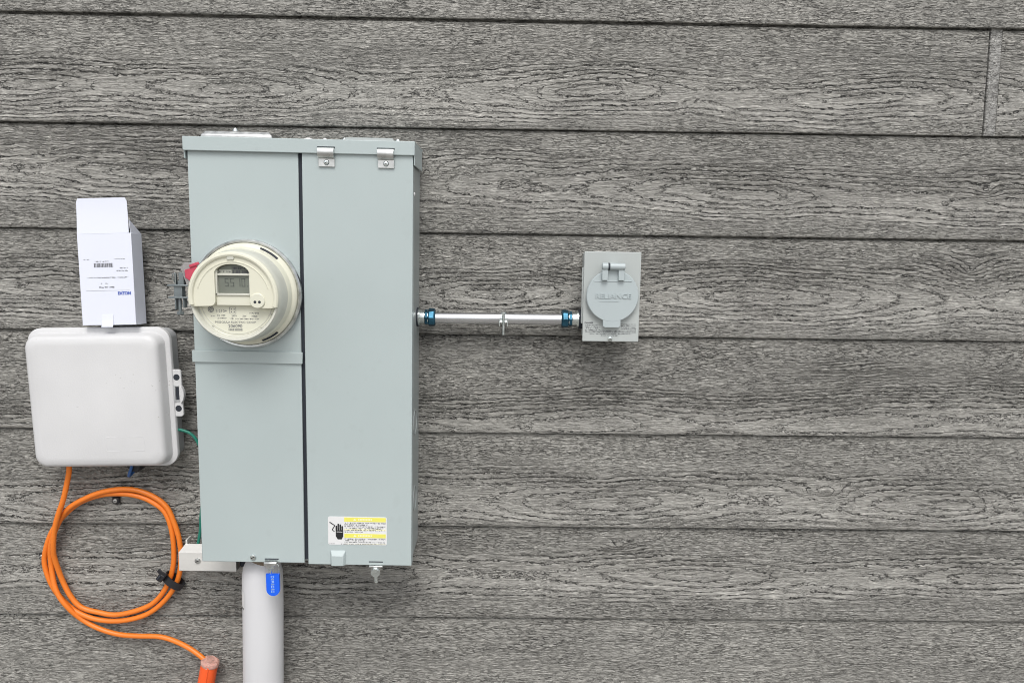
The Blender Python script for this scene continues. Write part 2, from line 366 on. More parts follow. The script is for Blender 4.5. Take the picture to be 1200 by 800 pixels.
wall = thing('siding_wall', 'grey stained wood-grain lap siding wall behind all the boxes', 'wall', (0, 0, 0))
def axis(lo, hi, fl, fh, fine, coarse):
    out = []
    if lo < fl: out += list(np.arange(lo, min(fl, hi), coarse))
    a_, b_ = max(lo, fl), min(hi, fh)
    if a_ < b_: out += list(np.arange(a_, b_, fine))
    if hi > fh: out += list(np.arange(max(fh, lo), hi, coarse))
    return np.array(out+[hi], dtype=np.float64)
def put(me, att):
    for nm, S in zip(('ring', 'width', 'mask', 'fine'), att):
        at = me.attributes.new(nm, 'FLOAT', 'POINT'); at.data.foreach_set('value', np.ascontiguousarray(S).reshape(-1).astype(np.float32))
def board(zb, x0, x1, cfg, fx, fz, name='siding_board'):
    xs = axis(x0, x1, -1.03, 1.03, fx, .015)
    vs = np.linspace(0, E_+.012, int((E_+.012)/fz)+1)
    nx, nz = len(xs), len(vs)
    X, V = np.meshgrid(xs, vs)
    H, *ATT = grain(X.astype(np.float32), V.astype(np.float32), **cfg)
    bow = -.0003+.0003*np.sin(X*2.1+zb*40)+.0002*np.sin(X*5.3+zb*70)         # boards are never dead straight
    Y = .0065*V/E_ - H*1.25 + bow
    edge = np.exp(-(V/.0022)**2)*.0014; Y = Y+edge+.0065*np.clip((V-(E_-.0038))/.0008, 0, 1)   # groove added under the lap above to darken the seam
    #                  # eased lower edge
    Zw = zb + V + .0007*np.sin(X*1.7+zb*23)
    Pf = np.stack([X, Y, Zw], -1)
    back = Pf[0].copy(); back[:, 1] = .0066; back[:, 2] += 0.0
    lip = Pf[0].copy(); lip[:, 1] = .002; lip[:, 2] -= .0004
    P = np.concatenate([back[None], lip[None], Pf]); nr = nz+2
    ATT = [np.concatenate([S[:1], S[:1], S]) for S in ATT]
    endL = P[:, :1].copy(); endL[:, :, 1] = .0145; endR = P[:, -1:].copy(); endR[:, :, 1] = .0145
    P = np.concatenate([endL, P, endR], 1); ATT = [np.concatenate([S[:, :1], S, S[:, -1:]], 1) for S in ATT]; nc = nx+2
    i = np.arange(nr*nc).reshape(nr, nc)
    q = np.stack([i[:-1, :-1], i[:-1, 1:], i[1:, 1:], i[1:, :-1]], -1).reshape(-1, 4)
    me = bpy.data.meshes.new(name); me.vertices.add(nr*nc); me.vertices.foreach_set('co', P.reshape(-1).astype(np.float32))
    me.loops.add(q.size); me.loops.foreach_set('vertex_index', q.reshape(-1).astype(np.int32))
    me.polygons.add(len(q)); me.polygons.foreach_set('loop_start', np.arange(0, q.size, 4, dtype=np.int32))
    try: me.polygons.foreach_set('loop_total', np.full(len(q), 4, dtype=np.int32))
    except Exception: pass
    put(me, ATT)
    me.update(calc_edges=True); me.validate()
    me.polygons.foreach_set('use_smooth', np.ones(len(me.polygons), dtype=bool)); me.set_sharp_from_angle(angle=R(75))
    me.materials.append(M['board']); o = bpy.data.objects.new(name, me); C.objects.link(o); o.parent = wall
    return o
FX, FZ = .0030, .0016
for k, cfg in zip(range(-1, 7), BOARDS):
    zb = Z0-(k+1)*E_
    if k == 0:
        board(zb, XL, XJ-.0012, cfg, FX, FZ)
        c2 = dict(cfg); c2['seed'] = 77; board(zb, XJ+.0222, XR, c2, FX, FZ)
        c3 = dict(seed=50, rings=.1, fine=1.3)
        # narrow splice piece between the two butted boards: its grain runs up and down
        xs = np.linspace(XJ+.0010, XJ+.0220, 22); vs = np.linspace(0, E_+.01, 120)
        X, V = np.meshgrid(xs, vs); H, *A3 = grain((V*.6).astype(np.float32), (X*1.2+.4).astype(np.float32), **c3)
        P = np.stack([X, .0065*V/E_-H+.0008+.0110*np.clip(1-(X-XJ-.0010)/.0022, 0, 1), zb+V], -1); i = np.arange(P.shape[0]*P.shape[1]).reshape(P.shape[:2])
        q = np.stack([i[:-1, :-1], i[:-1, 1:], i[1:, 1:], i[1:, :-1]], -1).reshape(-1, 4)
        me = bpy.data.meshes.new('splice_strip'); me.from_pydata(P.reshape(-1, 3).tolist(), [], q.tolist())
        A3[2] = A3[2]*0; A3[3] = A3[3]*0+.45; put(me, A3)
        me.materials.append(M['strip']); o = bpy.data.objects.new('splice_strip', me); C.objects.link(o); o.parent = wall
        so_ = o.modifiers.new('thickness', 'SOLIDIFY'); so_.thickness = .006; so_.offset = -1
    else:
        board(zb, XL, XR, cfg, FX, FZ)
for n, k in enumerate((-5, -4, -3, -2, 7, 8)):
    board(Z0-(k+1)*E_, XL, XR, dict(seed=60+n, v0=.07, eyes=((-.4, .12), (.7, .14))), .006, .0035)
B().box(XL, XR, .0160, .035, .10, Z0+5*E_+.01).build('sheathing', M['sheath'], wall)
B().box(XL, XR, -.004, .035, -.2, .145).build('foundation', M['concrete'], wall, bevel=.003)
# ================================================================ meter enclosure
enc = thing('meter_enclosure', 'tall grey steel meter and breaker enclosure with two hinges on its lid', 'electrical panel', (-.3270, 0, .8370), .0086)
B().box(-.1735, .1748, -.1035, .004, .0015, .690).build('enclosure_body', M['enc_side'], enc, bevel=.0015)
B().box(-.168, .170, -.1065, -.1036, .006, .685).build('gasket', M['gap'], enc)
# covers: sheet-metal pans with a folded edge
B().box(-.1767, -.0036, -.1100, -.1067, .3425, .678).build('upper_cover', M['enc'], enc, bevel=.0012)
B().box(-.1762, -.0038, -.1108, -.1067, .0005, .3455).build('lower_cover', M['enc'], enc, bevel=.0012)
bd = B(); bd.poly(rrect(-.1790, -.0010, .3415, .3610, .0012, 2), -.1145, -.1095)
bd.build('cover_band', M['enc'], enc, bevel=.0012)
dr = B().box(.0027, .1768, -.1120, -.1067, -.0010, .679).box(.1745, .1768, -.1118, -.094, .0, .676).build('breaker_door', M['enc'], enc, bevel=.0013)
# stamped pull on the door
b = B(); hx0, hx1, hz0, hz1 = .0415, .0650, -.0006, .0245
b.loft([[(hx0-.0015, -.1119, hz0), (hx1+.0015, -.1119, hz0), (hx1+.0015, -.1119, hz1+.001), (hx0-.0015, -.1119, hz1+.001)],
        [(hx0+.002, -.1185, hz0), (hx1-.002, -.1185, hz0), (hx1-.002, -.1185, hz1-.0075), (hx0+.002, -.1185, hz1-.0075)]][::1])
b.build('door_pull', M['enc'], dr, bevel=.001)
B().box(.1050, .1285, -.1123, -.1119, .0045, .0062).build('latch_slot', M['gap'], dr)
# lid with rolled front and side skirts
ld = B()
ld.box(-.1812, .1800, -.1165, -.1128, .6760, .6975)
ld.box(-.1812, .1800, -.1129, .002, .6950, .6976)
ld.box(-.1812, -.1792, -.1129, -.070, .6640, .6951)
ld.box(.1780, .1800, -.1129, -.010, .6610, .6951)
lid = ld.build('top_lid', M['enc'], enc, bevel=.0018, seg=3)
# knockout closing plates on the roof with their screws
for x0, x1, z1, mm in ((-.1650, -.0500, .7115, 'galv'), (.0600, .1460, .7060, 'enc_side')):
    hb = B(); y1, y0 = -.020, -.088; n = 6
    hb.loft([[(x0, y0, .6975), (x1, y0, .6975), (x1, y1, .6975), (x0, y1, .6975)],
             [(x0+.001, y0, z1-.007), (x1-.001, y0, z1-.007), (x1-.001, y1, z1-.007), (x0+.001, y1, z1-.007)],
             [(x0+.006, y0+.006, z1), (x1-.006, y0+.006, z1), (x1-.006, y1-.006, z1), (x0+.006, y1-.006, z1)]])
    pl = hb.build('hub_plate', M[mm], enc, bevel=.002, seg=3)
    for sx in ((x0+.045,) if mm == 'galv' else (x0-.002, x1-.001)):
        zz = z1-.001 if mm == 'galv' else .699
        s_ = B(); s_.tube([(sx, -.054, zz), (sx, -.054, zz+.005), (sx, -.054, zz+.009)], [.0055, .0055, .003], 12); s_.build('screw', M['zinc'], pl)
for sx, r_ in ((.008, .010), (.034, .0045)):
    s_ = B(); s_.tube([(sx, -.09, .697), (sx, -.09, .7005), (sx, -.09, .7025)], [r_, r_*.8, r_*.3], 12); s_.build('roof_screw', M['sticker'], enc)
# hinges
for hx in (.0420, .1350):
    w_ = .0127
    hg = B(); pr = []
    for k in range(9):
        t = R(200-22*k*1.05); pr.append((-.1195-.0035*math.sin(t)*0-.0048*max(math.cos(t-R(90)), 0), .6745+.0068*math.cos(t-R(0))*-1))
    prof = [(-.1168, .6845), (-.1190, .6850), (-.1222, .6835), (-.1238, .6800), (-.1238, .6755), (-.1222, .6715), (-.1190, .6690), (-.1150, .6683), (-.1150, .6560), (-.1135, .6560), (-.1135, .6700), (-.1165, .6705), (-.1165, .6845)]
    hg.loft([[(hx-w_, y, z) for y, z in prof], [(hx+w_, y, z) for y, z in prof]])
    h_ = hg.build('hinge', M['galv'], enc, bevel=.0004)
    B().box(hx-w_-.001, hx+w_+.001, -.1170, -.1163, .6842, .6865).build('hinge_slot', M['gap'], h_)
    screw(hx, -.1150, .6625, .0038, M['zinc'], h_)
    B().add([(hx+.0044*math.cos(R(a_)), -.1152, .6625+.0044*math.sin(R(a_))) for a_ in range(0, 360, 30)], [tuple(range(11, -1, -1))]).build('screw_recess', M['gap'], h_, smooth=False)
# screws and latches at the bottom
screw(-.0900, -.1108, .0100, .0052, M['zinc'], enc)
lt = B().box(-.0705, -.0475, -.1116, -.1107, .0062, .0078).build('latch_slot', M['gap'], enc)
lb = B(); lb.box(-.0700, -.0480, -.1200, -.1060, .0005, .0050); lb.poly([(-.0695, .0005), (-.0675, -.0030), (-.0600, -.0045), (-.0510, -.0010), (-.0485, .0015), (-.0485, .0045), (-.0695, .0045)], -.1215, -.1190)
lt2 = lb.build('seal_latch', M['galv'], enc, bevel=.0008)
b = B(); b.tube([(-.0605, -.113, -.004), (-.0605, -.113, -.0085)], .0068, 6); b.tube([(-.0605, -.113, -.0085), (-.0605, -.113, -.022)], .0024, 10); b.build('latch_bolt', M['zinc'], lt2, bevel=.0005)
b = B(); b.box(.1050, .1285, -.1150, -.1020, -.0045, -.0010)
b.poly([(.1075, -.003), (.1085, -.012), (.1115, -.019), (.1200, -.019), (.1235, -.012), (.1250, -.003)], -.1120, -.1095)
lk = b.build('door_latch', M['galv'], enc, bevel=.001)
B().lathe([(.0062, -.1118), (.0062, -.1155), (.0045, -.1175)], 6, .1162, -.0085).build('latch_bolt', M['zinc'], lk, bevel=.0005)
b = B(); b.tube([(.1165, -.111, -.013), (.1165, -.111, -.0175), (.1165, -.111, -.0180), (.1170, -.111, -.0320)], [.0055, .0055, .0034, .0030], 12)
b.add([(.1165+.0075*math.cos(R(t)), y, -.0125+.0075*math.sin(R(t))*.9) for y in (-.1165, -.1145) for t in range(0, 360, 30)],
      [tuple(range(11, -1, -1)), tuple(range(12, 24))]+[(i, i+12, (i+1) % 12+12, (i+1) % 12) for i in range(12)])
b.build('latch_stem', M['zinc'], lk, bevel=.0004)
# side details: pressed knockout rings, rolled seam and rivet
for z in (.10, .235):
    b = B(); ring = [(.1752, -.058+.021*math.cos(R(t)), z+.021*math.sin(R(t))) for t in range(0, 361, 15)]
    b.tube(ring, .0011, 6); b.build('knockout', M['enc_side'], enc)
B().box(.1748, .1762, -.103, -.098, .03, .66).build('side_seam', M['enc_side'], enc, bevel=.0005)
b = B(); b.tube([(.1745, -.095, .6180), (.1775, -.095, .6180), (.1785, -.095, .6180)], [.0035, .0032, .0015], 12); b.build('rivet', M['sticker'], enc)
# warning sticker on the door (lettering as in the photo is only legible as lines)
st = B(); st.poly(rrect(.0368, .1352, .0350, .0842, .003), -.1124, -.1119); st = st.build('warning_sticker', M['sticker'], dr, smooth=False)
sy = -.1126
b = B()
for z0, z1 in ((.0755, .0830), (.0475, .0545)): B().box(.0640, .1335, sy, -.1123, z0, z1).build('yellow_bar', M['yellow'], st, smooth=False)
pass
b = B()
for z0, z1 in ((.0775, .0812), (.0493, .0528)):
    b.poly([(.0790, z0), (.0845, z0), (.0818, z1)], sy-.0002, sy)
    for q in range(9): b.box(.0875+q*.0026, .0893+q*.0026, sy-.0002, sy, z0+.0004, z1-.0004)
b.build('warning_heading', M['ylight'], st, smooth=False, kind='stuff')
for q, zz in enumerate((.0605, .0365)):
    B().box(.0640, .1335, sy+.0001, sy+.0003, zz-.0002, zz+(.0022 if q == 0 else .0006)).build('rule', M['ylight'], st, smooth=False)
fine_print([(.0645, .1330, .0722, .0022), (.0645, .1050, .0692, .0022), (.0645, .1330, .0664, .0018), (.0645, .1300, .0628, .0026), (.0645, .1320, .0598, .0022), (.0645, .0950, .0570, .0016),
            (.0645, .1330, .0442, .0022), (.0645, .0980, .0416, .0022), (.0645, .1320, .0388, .0018), (.0380, .0480, .0360, .0012), (.0580, .1330, .0358, .0014)], sy, M['print'], st)
# hand and live wire pictogram
b = B(); cx, cz = .0560, .0570; yy = sy-.0001
b.poly([(cx-.0062, cz-.0005), (cx-.0062, cz-.007), (cx-.003, cz-.0125), (cx+.0035, cz-.0125), (cx+.0062, cz-.007), (cx+.0062, cz-.0005), (cx+.004, cz+.002), (cx, cz+.0005), (cx-.004, cz+.0025)], yy-.0002, yy)
for fx_, ft in ((-.0052, .0115), (-.0020, .0148), (.0014, .0138), (.0046, .0110)): b.poly(rrect(cx+fx_-.0012, cx+fx_+.0013, cz+.0015, cz+ft, .0011, 3), yy-.0004, yy-.0001)
b.poly([(cx-.0062, cz+.0035), (cx-.0062, cz-.001), (cx+.0062, cz-.001), (cx+.0062, cz+.0035)], yy-.0003, yy-.0001)
b.build('hand_symbol', M['black'], st, smooth=False)
b = B(); b.tube(smooth_path([(.0395, yy, .0745), (.0440, yy, .0715), (.0478, yy, .0685), (.0458, yy, .0645), (.0442, yy, .0610), (.0475, yy, .0585)]), .0007, 6); b.build('wire_symbol', M['black'], st)
b = B(); b.box(.0515, .0610, yy-.0006, yy-.0004, .0595-.0022, .0595-.0013); b.poly([(.0565, .0570), (.0600, .0565), (.0605, .0580), (.0575, .0583)], yy-.0006, yy-.0004); b.build('hand_highlight', M['sticker'], st, smooth=False)

# ================================================================ electricity meter
mt = thing('electricity_meter', 'round cream electricity meter with grey digital display on the grey enclosure', 'meter', (-.4094, -.1085, 1.2918))
rg = B().lathe([(.0800, -.001), (.0862, -.001), (.0872, -.006), (.0868, -.011), (.0845, -.0135), (.0820, -.0130), (.0815, -.010)], 96, cap=False).build('clamp_ring', M['galv'], mt)
fl = B().lathe([(.0812, -.004), (.0812, -.0130), (.0802, -.0160), (.0780, -.0185), (.0752, -.0200), (.0742, -.0230), (.0738, -.0300), (.0722, -.0330), (.0720, -.0335)], 96, cap=True).build('base_flange', M['cream'], mt)
b = B().lathe([(.0722, -.032), (.0716, -.036), (.0708, -.050), (.0700, -.060), (.0688, -.0655), (.0668, -.0682), (.0640, -.0675), (.0622, -.0640), (.0618, -.0570), (.0600, -.0560)], 96, cap=True).build('meter_housing', M['cream2'], mt)
plc = B(); plc.add([(.0602*math.cos(R(t)), -.0565, .0602*math.sin(R(t))) for t in range(0, 360, 4)], [tuple(range(89, -1, -1))]); plate = plc.build('name_plate', M['plate'], mt, smooth=False)
# raised inner rib of the plate
b = B(); b.tube([(.0560*math.cos(R(t)), -.0560, -.002+.0560*math.sin(R(t))) for t in range(196, 345, 4)], .0011, 6); b.build('plate_rib', M['cream2'], mt)
# raised hood over the upper half with a window notch
rH = .0662
pts = [(-.0655, -.0138)]
pts = [(rH*math.cos(R(t)), rH*math.sin(R(t))) for t in range(-13, 194, 3)]
pts += [(-.0645, -.0150), (-.0350, -.0142), (-.0300, -.0125), (-.0278, -.0085), (-.0275, .0)]
arch = [(-.0275, .0380)] + [(-.0012+.0262*math.cos(R(t)), .0355+.0140*math.sin(R(t))) for t in range(170, 9, -10)] + [(.0252, .0380)]
pts += arch + [(.0252, .002), (.0262, -.0080), (.0320, -.0150), (.0400, -.0168), (.0630, -.0166)]
hood = B().poly(pts, -.0700, -.0560).build('upper_hood', M['cream'], mt, bevel=.0016, seg=3)
b = B(); b.tube([(.0643*math.cos(R(t)), -.0698, .0643*math.sin(R(t))) for t in range(-13, 194, 3)], .0042, 10); b.build('hood_rim', M['cream'], mt)
b = B(); b.tube([(.0550*math.cos(R(t)), -.0695, -.002+.0550*math.sin(R(t))) for t in range(15, 166, 3)], .0014, 6); b.build('hood_bead', M['cream'], mt)
B().poly(rrect(-.0075, .0035, .0560, .0610, .002, 3), -.0722, -.0695).build('hood_notch', M['cream2'], mt, bevel=.0006)
# window: frame, display, upper label, panel below
B().poly(rrect(-.0278, .0256, -.0135, .0020, .0008, 2), -.0645, -.0560).build('window_sill', M['plate'], mt, bevel=.0006)
wf = B(); wf.box(-.0277, -.0248, -.0668, -.0565, .0015, .0400); wf.box(.0232, .0256, -.0668, -.0565, .0015, .0400); wf.box(-.0277, .0256, -.0668, -.0565, .0018, .0050); wf.box(-.0250, .0236, -.0655, -.0565, .0318, .0350)
wfr = wf.build('window_frame', M['cream2'], mt, bevel=.0006)
dsp = B().box(-.0248, .0233, -.0620, -.0565, .0048, .0320).build('display', M['lcd'], mt)
b = B().poly([(-.0248, .0345)]+[(.0233, .0345)]+[(-.0008+.0241*math.cos(R(t)), .0372+.0110*math.sin(R(t))) for t in range(0, 181, 12)], -.0620, -.0565); b.build('window_glass', M['lcd'], mt)
B().box(-.0235, -.0040, -.0623, -.0620, .0352, .0405).build('window_label', M['lcdtop'], mt, smooth=False)
fine_print([(-.0225, -.0050, .0362, .0026)], -.0625, M['print_dark'], mt)
barcode(-.0035, .0215, .0352, .0402, -.0623, M['print_dark'], mt)
barcode(-.0035, .0170, .0410, .0450, -.0623, M['print_dark'], mt, 9)
SEG = {'5': 'afgcd', '1': 'bc', '0': 'abcdef'}
b = B()
def digit(b, ch, x, z, wd, h, t=.0012, sl=.06):
    m_ = z+h/2; S_ = {'a': (x, x+wd, z+h-t, z+h), 'd': (x, x+wd, z, z+t), 'g': (x, x+wd, m_-t/2, m_+t/2), 'f': (x, x+t, m_, z+h), 'e': (x, x+t, z, m_), 'b': (x+wd-t, x+wd, m_, z+h), 'c': (x+wd-t, x+wd, z, m_)}
    for s_ in SEG[ch]: x0, x1, z0, z1 = S_[s_]; b.box(x0+.0001, x1-.0001, -.0623, -.0620, z0+.0002, z1-.0002)
for ch, x in (('5', -.0150), ('5', -.0065), ('1', .0030), ('0', .0105)): digit(b, ch, x, .0150, .0056, .0125)
b.box(.0192, .0204, -.0623, -.0620, .0150, .0165)
b.build('display_digits', M['lcd2'], dsp, smooth=False)
# optical port
po = B().lathe([(.0115, -.0690), (.0115, -.0712), (.0105, -.0722)], 32, .0365, -.0055).build('optical_port', M['plate'], mt)
for px_ in (.0332, .0400):
    B().lathe([(.0021, -.0720), (.0021, -.0726)], 16, px_, -.0072).build('port_hole', M['gap'], po)
# wall slots in the flange
for a0, a1 in ((47, 70), (-71, -50)):
    b = B()
    arc = [R(a0+(a1-a0)*i/10) for i in range(11)]
    b.loft([[(r_*math.cos(t), y, r_*math.sin(t)) for r_, y in ((.0762, -.0180), (.0762, -.0203), (.0790, -.0190), (.0790, -.0165))] for t in arc])
    b.build('flange_slot', M['gap'], mt)
for x, z, a_ in ((-.0575, -.0235, 70), (.0520, -.0265, 100), (-.0375, -.0470, 0), (.0370, -.0480, 0)):
    b = B(); c, s_ = math.cos(R(a_))*.0018, math.sin(R(a_))*.0018; b.tube([(x-c, -.0562, z-s_), (x+c, -.0562, z+s_)], .0006, 6); b.build('mould_mark', M['print'] if a_ != 0 or x > 0 else M['black'], mt)
# printing on the name plate
py_ = -.0567; T_ = M['print']
b = B().lathe([(.0046, -.0565), (.0046, -.0568)], 24, -.0400, -.0205).build('maker_emblem', T_, plate)
b = B()
for a_ in (45, 135):
    c, s_ = math.cos(R(a_))*.0028, math.sin(R(a_))*.0028; b.tube([(-.0400-c, -.0569, -.0205-s_), (-.0400+c, -.0569, -.0205+s_)], .0003, 5)
b.lathe([(.0034, -.0568), (.0034, -.0570), (.0029, -.0570), (.0029, -.0568)], 20, -.0400, -.0205, False)
b.build('emblem_lines', M['plate'], plate)
text('I-210+', .0062, -.0235, py_, -.0232, T_, plate)
b = B()
for x0, x1, z0, z1 in ((-.0115, -.0015, -.0175, -.0170), (-.0115, -.0015, -.0268, -.0263), (-.0115, -.0110, -.0268, -.0170), (-.0020, -.0015, -.0268, -.0170)): b.box(x0, x1, py_, py_+.0002, z0, z1)
for x, z in ((-.0093, -.0200), (-.0050, -.0200), (-.0093, -.0240), (-.0050, -.0240)): b.box(x, x+.0014, py_, py_+.0002, z-.001, z+.0008)
b.build('terminal_symbol', T_, plate, smooth=False)
text('CL 200', .0042, -.0245, py_, -.0300, T_, plate); text('240V', .0040, -.0045, py_, -.0303, T_, plate)
text('3W', .0040, .0110, py_, -.0306, T_, plate); text('FM2S', .0040, .0265, py_, -.0309, T_, plate)
fine_print([(-.0310, -.0160, -.0352, .0020), (-.0120, -.0060, -.0354, .0020), (-.0030, .0330, -.0357, .0018), (.0190, .0330, -.0268, .0020), (-.0410, -.0345, -.0315, .0015)], py_, M['print'], plate)
text('MISSOULA ELECTRIC COOP', .0047, -.0030, py_, -.0402, T_, plate, wide=1.08)
text('206090', .0072, -.0035, py_, -.0462, T_, plate, bold=.00006)
barcode(-.0140, .0075, -.0535, -.0497, py_, T_, plate, 4)
# clamp screw lugs at the ring's left
lg = B(); lg.box(-.1220, -.0890, -.020, -.001, .0115, .0142); lg.box(-.1215, -.0890, -.019, -.002, -.0080, -.0052)
lg.box(-.1130, -.1000, -.017, -.003, -.0075, .0120); lg.box(-.1130, -.1105, -.016, -.004, -.0260, -.0080); lg.box(-.1000, -.0975, -.016, -.004, -.0230, -.0080)
lug = lg.build('clamp_lug', M['lug'], mt, bevel=.0008)
b = B(); b.tube([(-.1060, -.012, -.034), (-.1060, -.012, -.029)], .0058, 6); b.tube([(-.1060, -.012, -.029), (-.1060, -.012, .020)], .0028, 10); b.build('clamp_screw', M['lug'], lug, bevel=.0004)
b = B(); b.box(-.1040, -.0960, -.018, -.004, .0142, .0330); b.box(-.1115, -.1095, -.016, -.010, .0142, .0310); b.build('clamp_ear', M['lug'], lug, bevel=.0006)
b = B(); b.tube([(-.110, -.016, .032), (-.115, -.014, .030), (-.1165, -.012, .024), (-.113, -.010, .016), (-.110, -.016, .0145), (-.1085, -.018, .030), (-.110, -.016, .032)], .0008, 6); b.build('seal_wire', M['zinc'], lug)

seal = thing('tamper_seal', 'small red tamper seal in a clear case at the upper left of the round meter', 'seal', (-.4935, -.1250, 1.3240), -.35)
B().poly([(-.013, -.016), (.006, -.020), (.013, -.008), (.013, .014), (-.002, .019), (-.012, .014)], -.0035, .0035).build('seal_case', M['clear'], seal, bevel=.001)
B().poly([(-.0095, -.004), (-.003, -.0125), (.006, -.0145), (.012, -.002), (.016, .012), (.009, .0115), (.003, .0075), (-.006, .0080)], -.0062, -.0036).build('seal_insert', M['pink'], seal, bevel=.001)
B().box(.004, .020, -.0085, -.0045, .008, .0125).build('seal_tab', M['pink'], seal, bevel=.001)

# ================================================================ blue tag on the left latch
tg = thing('blue_seal_tag', 'blue plastic seal tag hanging by a wire from the left latch of the enclosure', 'tag', (-.3835, -.1150, .7815))
pts = [(-.0111, .0385), (-.0111, .0110)] + [(.0112*math.cos(R(t)), .0112+.0112*math.sin(R(t))) for t in range(180, 361, 15)] + [(.0111, .0385)]
B().poly(pts, -.0022, .0022).build('tag_body', M['tagblue'], tg, bevel=.0009)
b = B(); rn = random.Random(8)
for k in range(7):
    z = .0345-k*.0045
    for q in range(3):
        if rn.random() < .8: b.box(-.0028+q*.0019, -.0016+q*.0019, -.0025, -.0022, z-.0016, z+.0014)
    b.box(-.0028, .0026, -.0025, -.0022, z-.0003, z+.0004)
b.build('raised_print', M['tagprint'], tg, smooth=False)
b = B(); b.tube(smooth_path([(-.004, 0, .038), (-.007, -.001, .050), (-.004, 0, .056), (.006, .001, .057), (.0105, 0, .050), (.0095, 0, .038)]), .00055, 6); b.build('wire_loop', M['zinc'], tg)

# ================================================================ grey conduit below
cd = thing('service_conduit', 'thick light grey plastic conduit rising from below into the bottom of the enclosure', 'conduit', (-.4223, -.0530, 0))
b = B(); b.tube([(-.020, 0, .002), (-.0080, 0, .45), (0, 0, .745), (.0005, 0, .788), (.0015, 0, .801), (.0035, 0, .811), (.006, 0, .818), (.006, 0, .821)], [.0352, .0350, .0350, .0348, .0335, .0300, .0262, .0250], 64)
b.build('pipe', M['pvc'], cd, ang=60)
b = B(); b.tube([(.006, 0, .817), (.006, 0, .840)], .0262, 32); b.build('reducer_neck', M['brown'], cd)
b = B()
for i in range(7):
    t0, t1 = R(205+i*3), R(208+i*3)
    b.add([(.0354*math.cos(t0), .0354*math.sin(t0), .733), (.0354*math.cos(t1), .0354*math.sin(t1), .733), (.0354*math.cos(t1), .0354*math.sin(t1), .768), (.0354*math.cos(t0), .0354*math.sin(t0), .768)], [(0, 1, 2, 3)])
b.build('pipe_sticker', M['sticker'], cd, smooth=True)
b = B()
for t0 in (208, 214, 219): 
    b.add([(.0356*math.cos(R(t0)), .0356*math.sin(R(t0)), .734), (.0356*math.cos(R(t0+3)), .0356*math.sin(R(t0+3)), .734), (.0356*math.cos(R(t0+3)), .0356*math.sin(R(t0+3)), .738), (.0356*math.cos(R(t0)), .0356*math.sin(R(t0)), .738)], [(0, 1, 2, 3)])
b.build('sticker_print', M['black'], cd, smooth=False)

# ================================================================ steel tube to the inlet box
em = thing('metal_conduit', 'short horizontal steel tube with blue nuts between enclosure and inlet box', 'conduit', (0, -.0300, 1.2490))
B().tube([(-.128, 0, -.0008), (.118, 0, -.0008)], .0100, 40).build('steel_tube', M['emt'], em)
for sgn, x0 in ((1, -.1505), (-1, .1345)):
    X = lambda d_: x0+sgn*d_
    b = B(); b.tube([(X(.0040), 0, 0), (X(.0040001), 0, 0), (X(.0075), 0, 0), (X(.0080), 0, 0), (X(.0200), 0, 0), (X(.0205), 0, 0), (X(.0235), 0, 0)], [.012, .0145, .0145, .0120, .0118, .0130, .0128], 32)
    cn = b.build('connector', M['zinc'], em)
    b = B(); b.tube([(X(-.004), 0, 0), (X(.0042), 0, 0)], .0165, 24); b.build('sealing_washer', M['gap'], cn)
    b = B(); b.tube([(X(.0150), 0, 0), (X(.0165), 0, 0), (X(.0220), 0, 0), (X(.0225), 0, 0), (X(.0315), 0, 0), (X(.0340), 0, 0)], [.0125, .0135, .0138, .0158, .0158, .0132], 8)
    b.build('compression_nut', M['blue_zinc'], cn, bevel=.0012, seg=3, ang=20)

cl = thing('conduit_clamp', 'small zinc clamp with a hanging bolt around the middle of the steel tube', 'clamp', (.0007, -.0300, 1.2485))
b = B(); b.tube([(-.0045, 0, 0), (-.0044, 0, 0), (.0044, 0, 0), (.0045, 0, 0)], [.0094, .0108, .0108, .0094], 32); b.build('strap', M['zinc'], cl)
b = B(); b.box(-.0075, .0075, -.0165, .0220, -.0058, -.0046); b.box(-.0080, -.0055, -.0150, -.008, -.0125, .0030); b.box(.0055, .0080, -.0150, -.008, -.0125, .0030); b.build('saddle', M['zinc'], cl, bevel=.0006)
b = B(); b.tube([(0, -.0155, .0090), (0, -.0155, .0125)], .0050, 6); b.tube([(0, -.0155, .0090), (0, -.0155, -.0270)], .0024, 12); b.build('bolt', M['zinc'], cl, bevel=.0005)

# ================================================================ power inlet box
ib = thing('power_inlet_box', 'small grey inlet box with round flap cover right of the steel tube', 'inlet box', (.1825, 0, 1.2140))
B().box(-.0440, .0440, -.0550, .006, .004, .148).build('box_body', M['plate_grey'], ib, bevel=.0015)
B().box(-.0477, .0480, -.0592, -.0552, 0, .1515).build('cover_plate', M['plate_grey'], ib, bevel=.0013, seg=3)
B().box(-.0500, -.0465, -.054, -.048, .030, .125).build('side_flange', M['plate_grey'], ib, bevel=.0008)
rc, cz = .0437, .0785
tri = lambda r_, y: [(r_*math.cos(R(t)), y, cz+r_*math.sin(R(t))) for t in range(0, 360, 5)]
B().loft([tri(rc-.004, -.059), tri(rc-.004, -.0660)]).build('socket_collar', M['lid_grey'], ib)
fp = B().loft([tri(rc-.002, -.0652)[::-1], tri(rc, -.0660)[::-1], tri(rc, -.0690)[::-1], tri(rc-.0012, -.0702)[::-1]], True, True)
fp.v = [tuple(v_) for v_ in fp.v]
flap = fp.build('flap_cover', M['lid_grey'], ib)
b = B().poly(rrect(-.0150, .0150, cz-.0535, cz-.035, .0045), -.0700, -.0655); b.build('flap_tab', M['lid_grey'], ib, bevel=.001)
B().box(-.0320, .0320, -.0711, -.0698, cz+.0240, cz+.0252).build('flap_ridge', M['lid_grey'], flap, bevel=.0004)
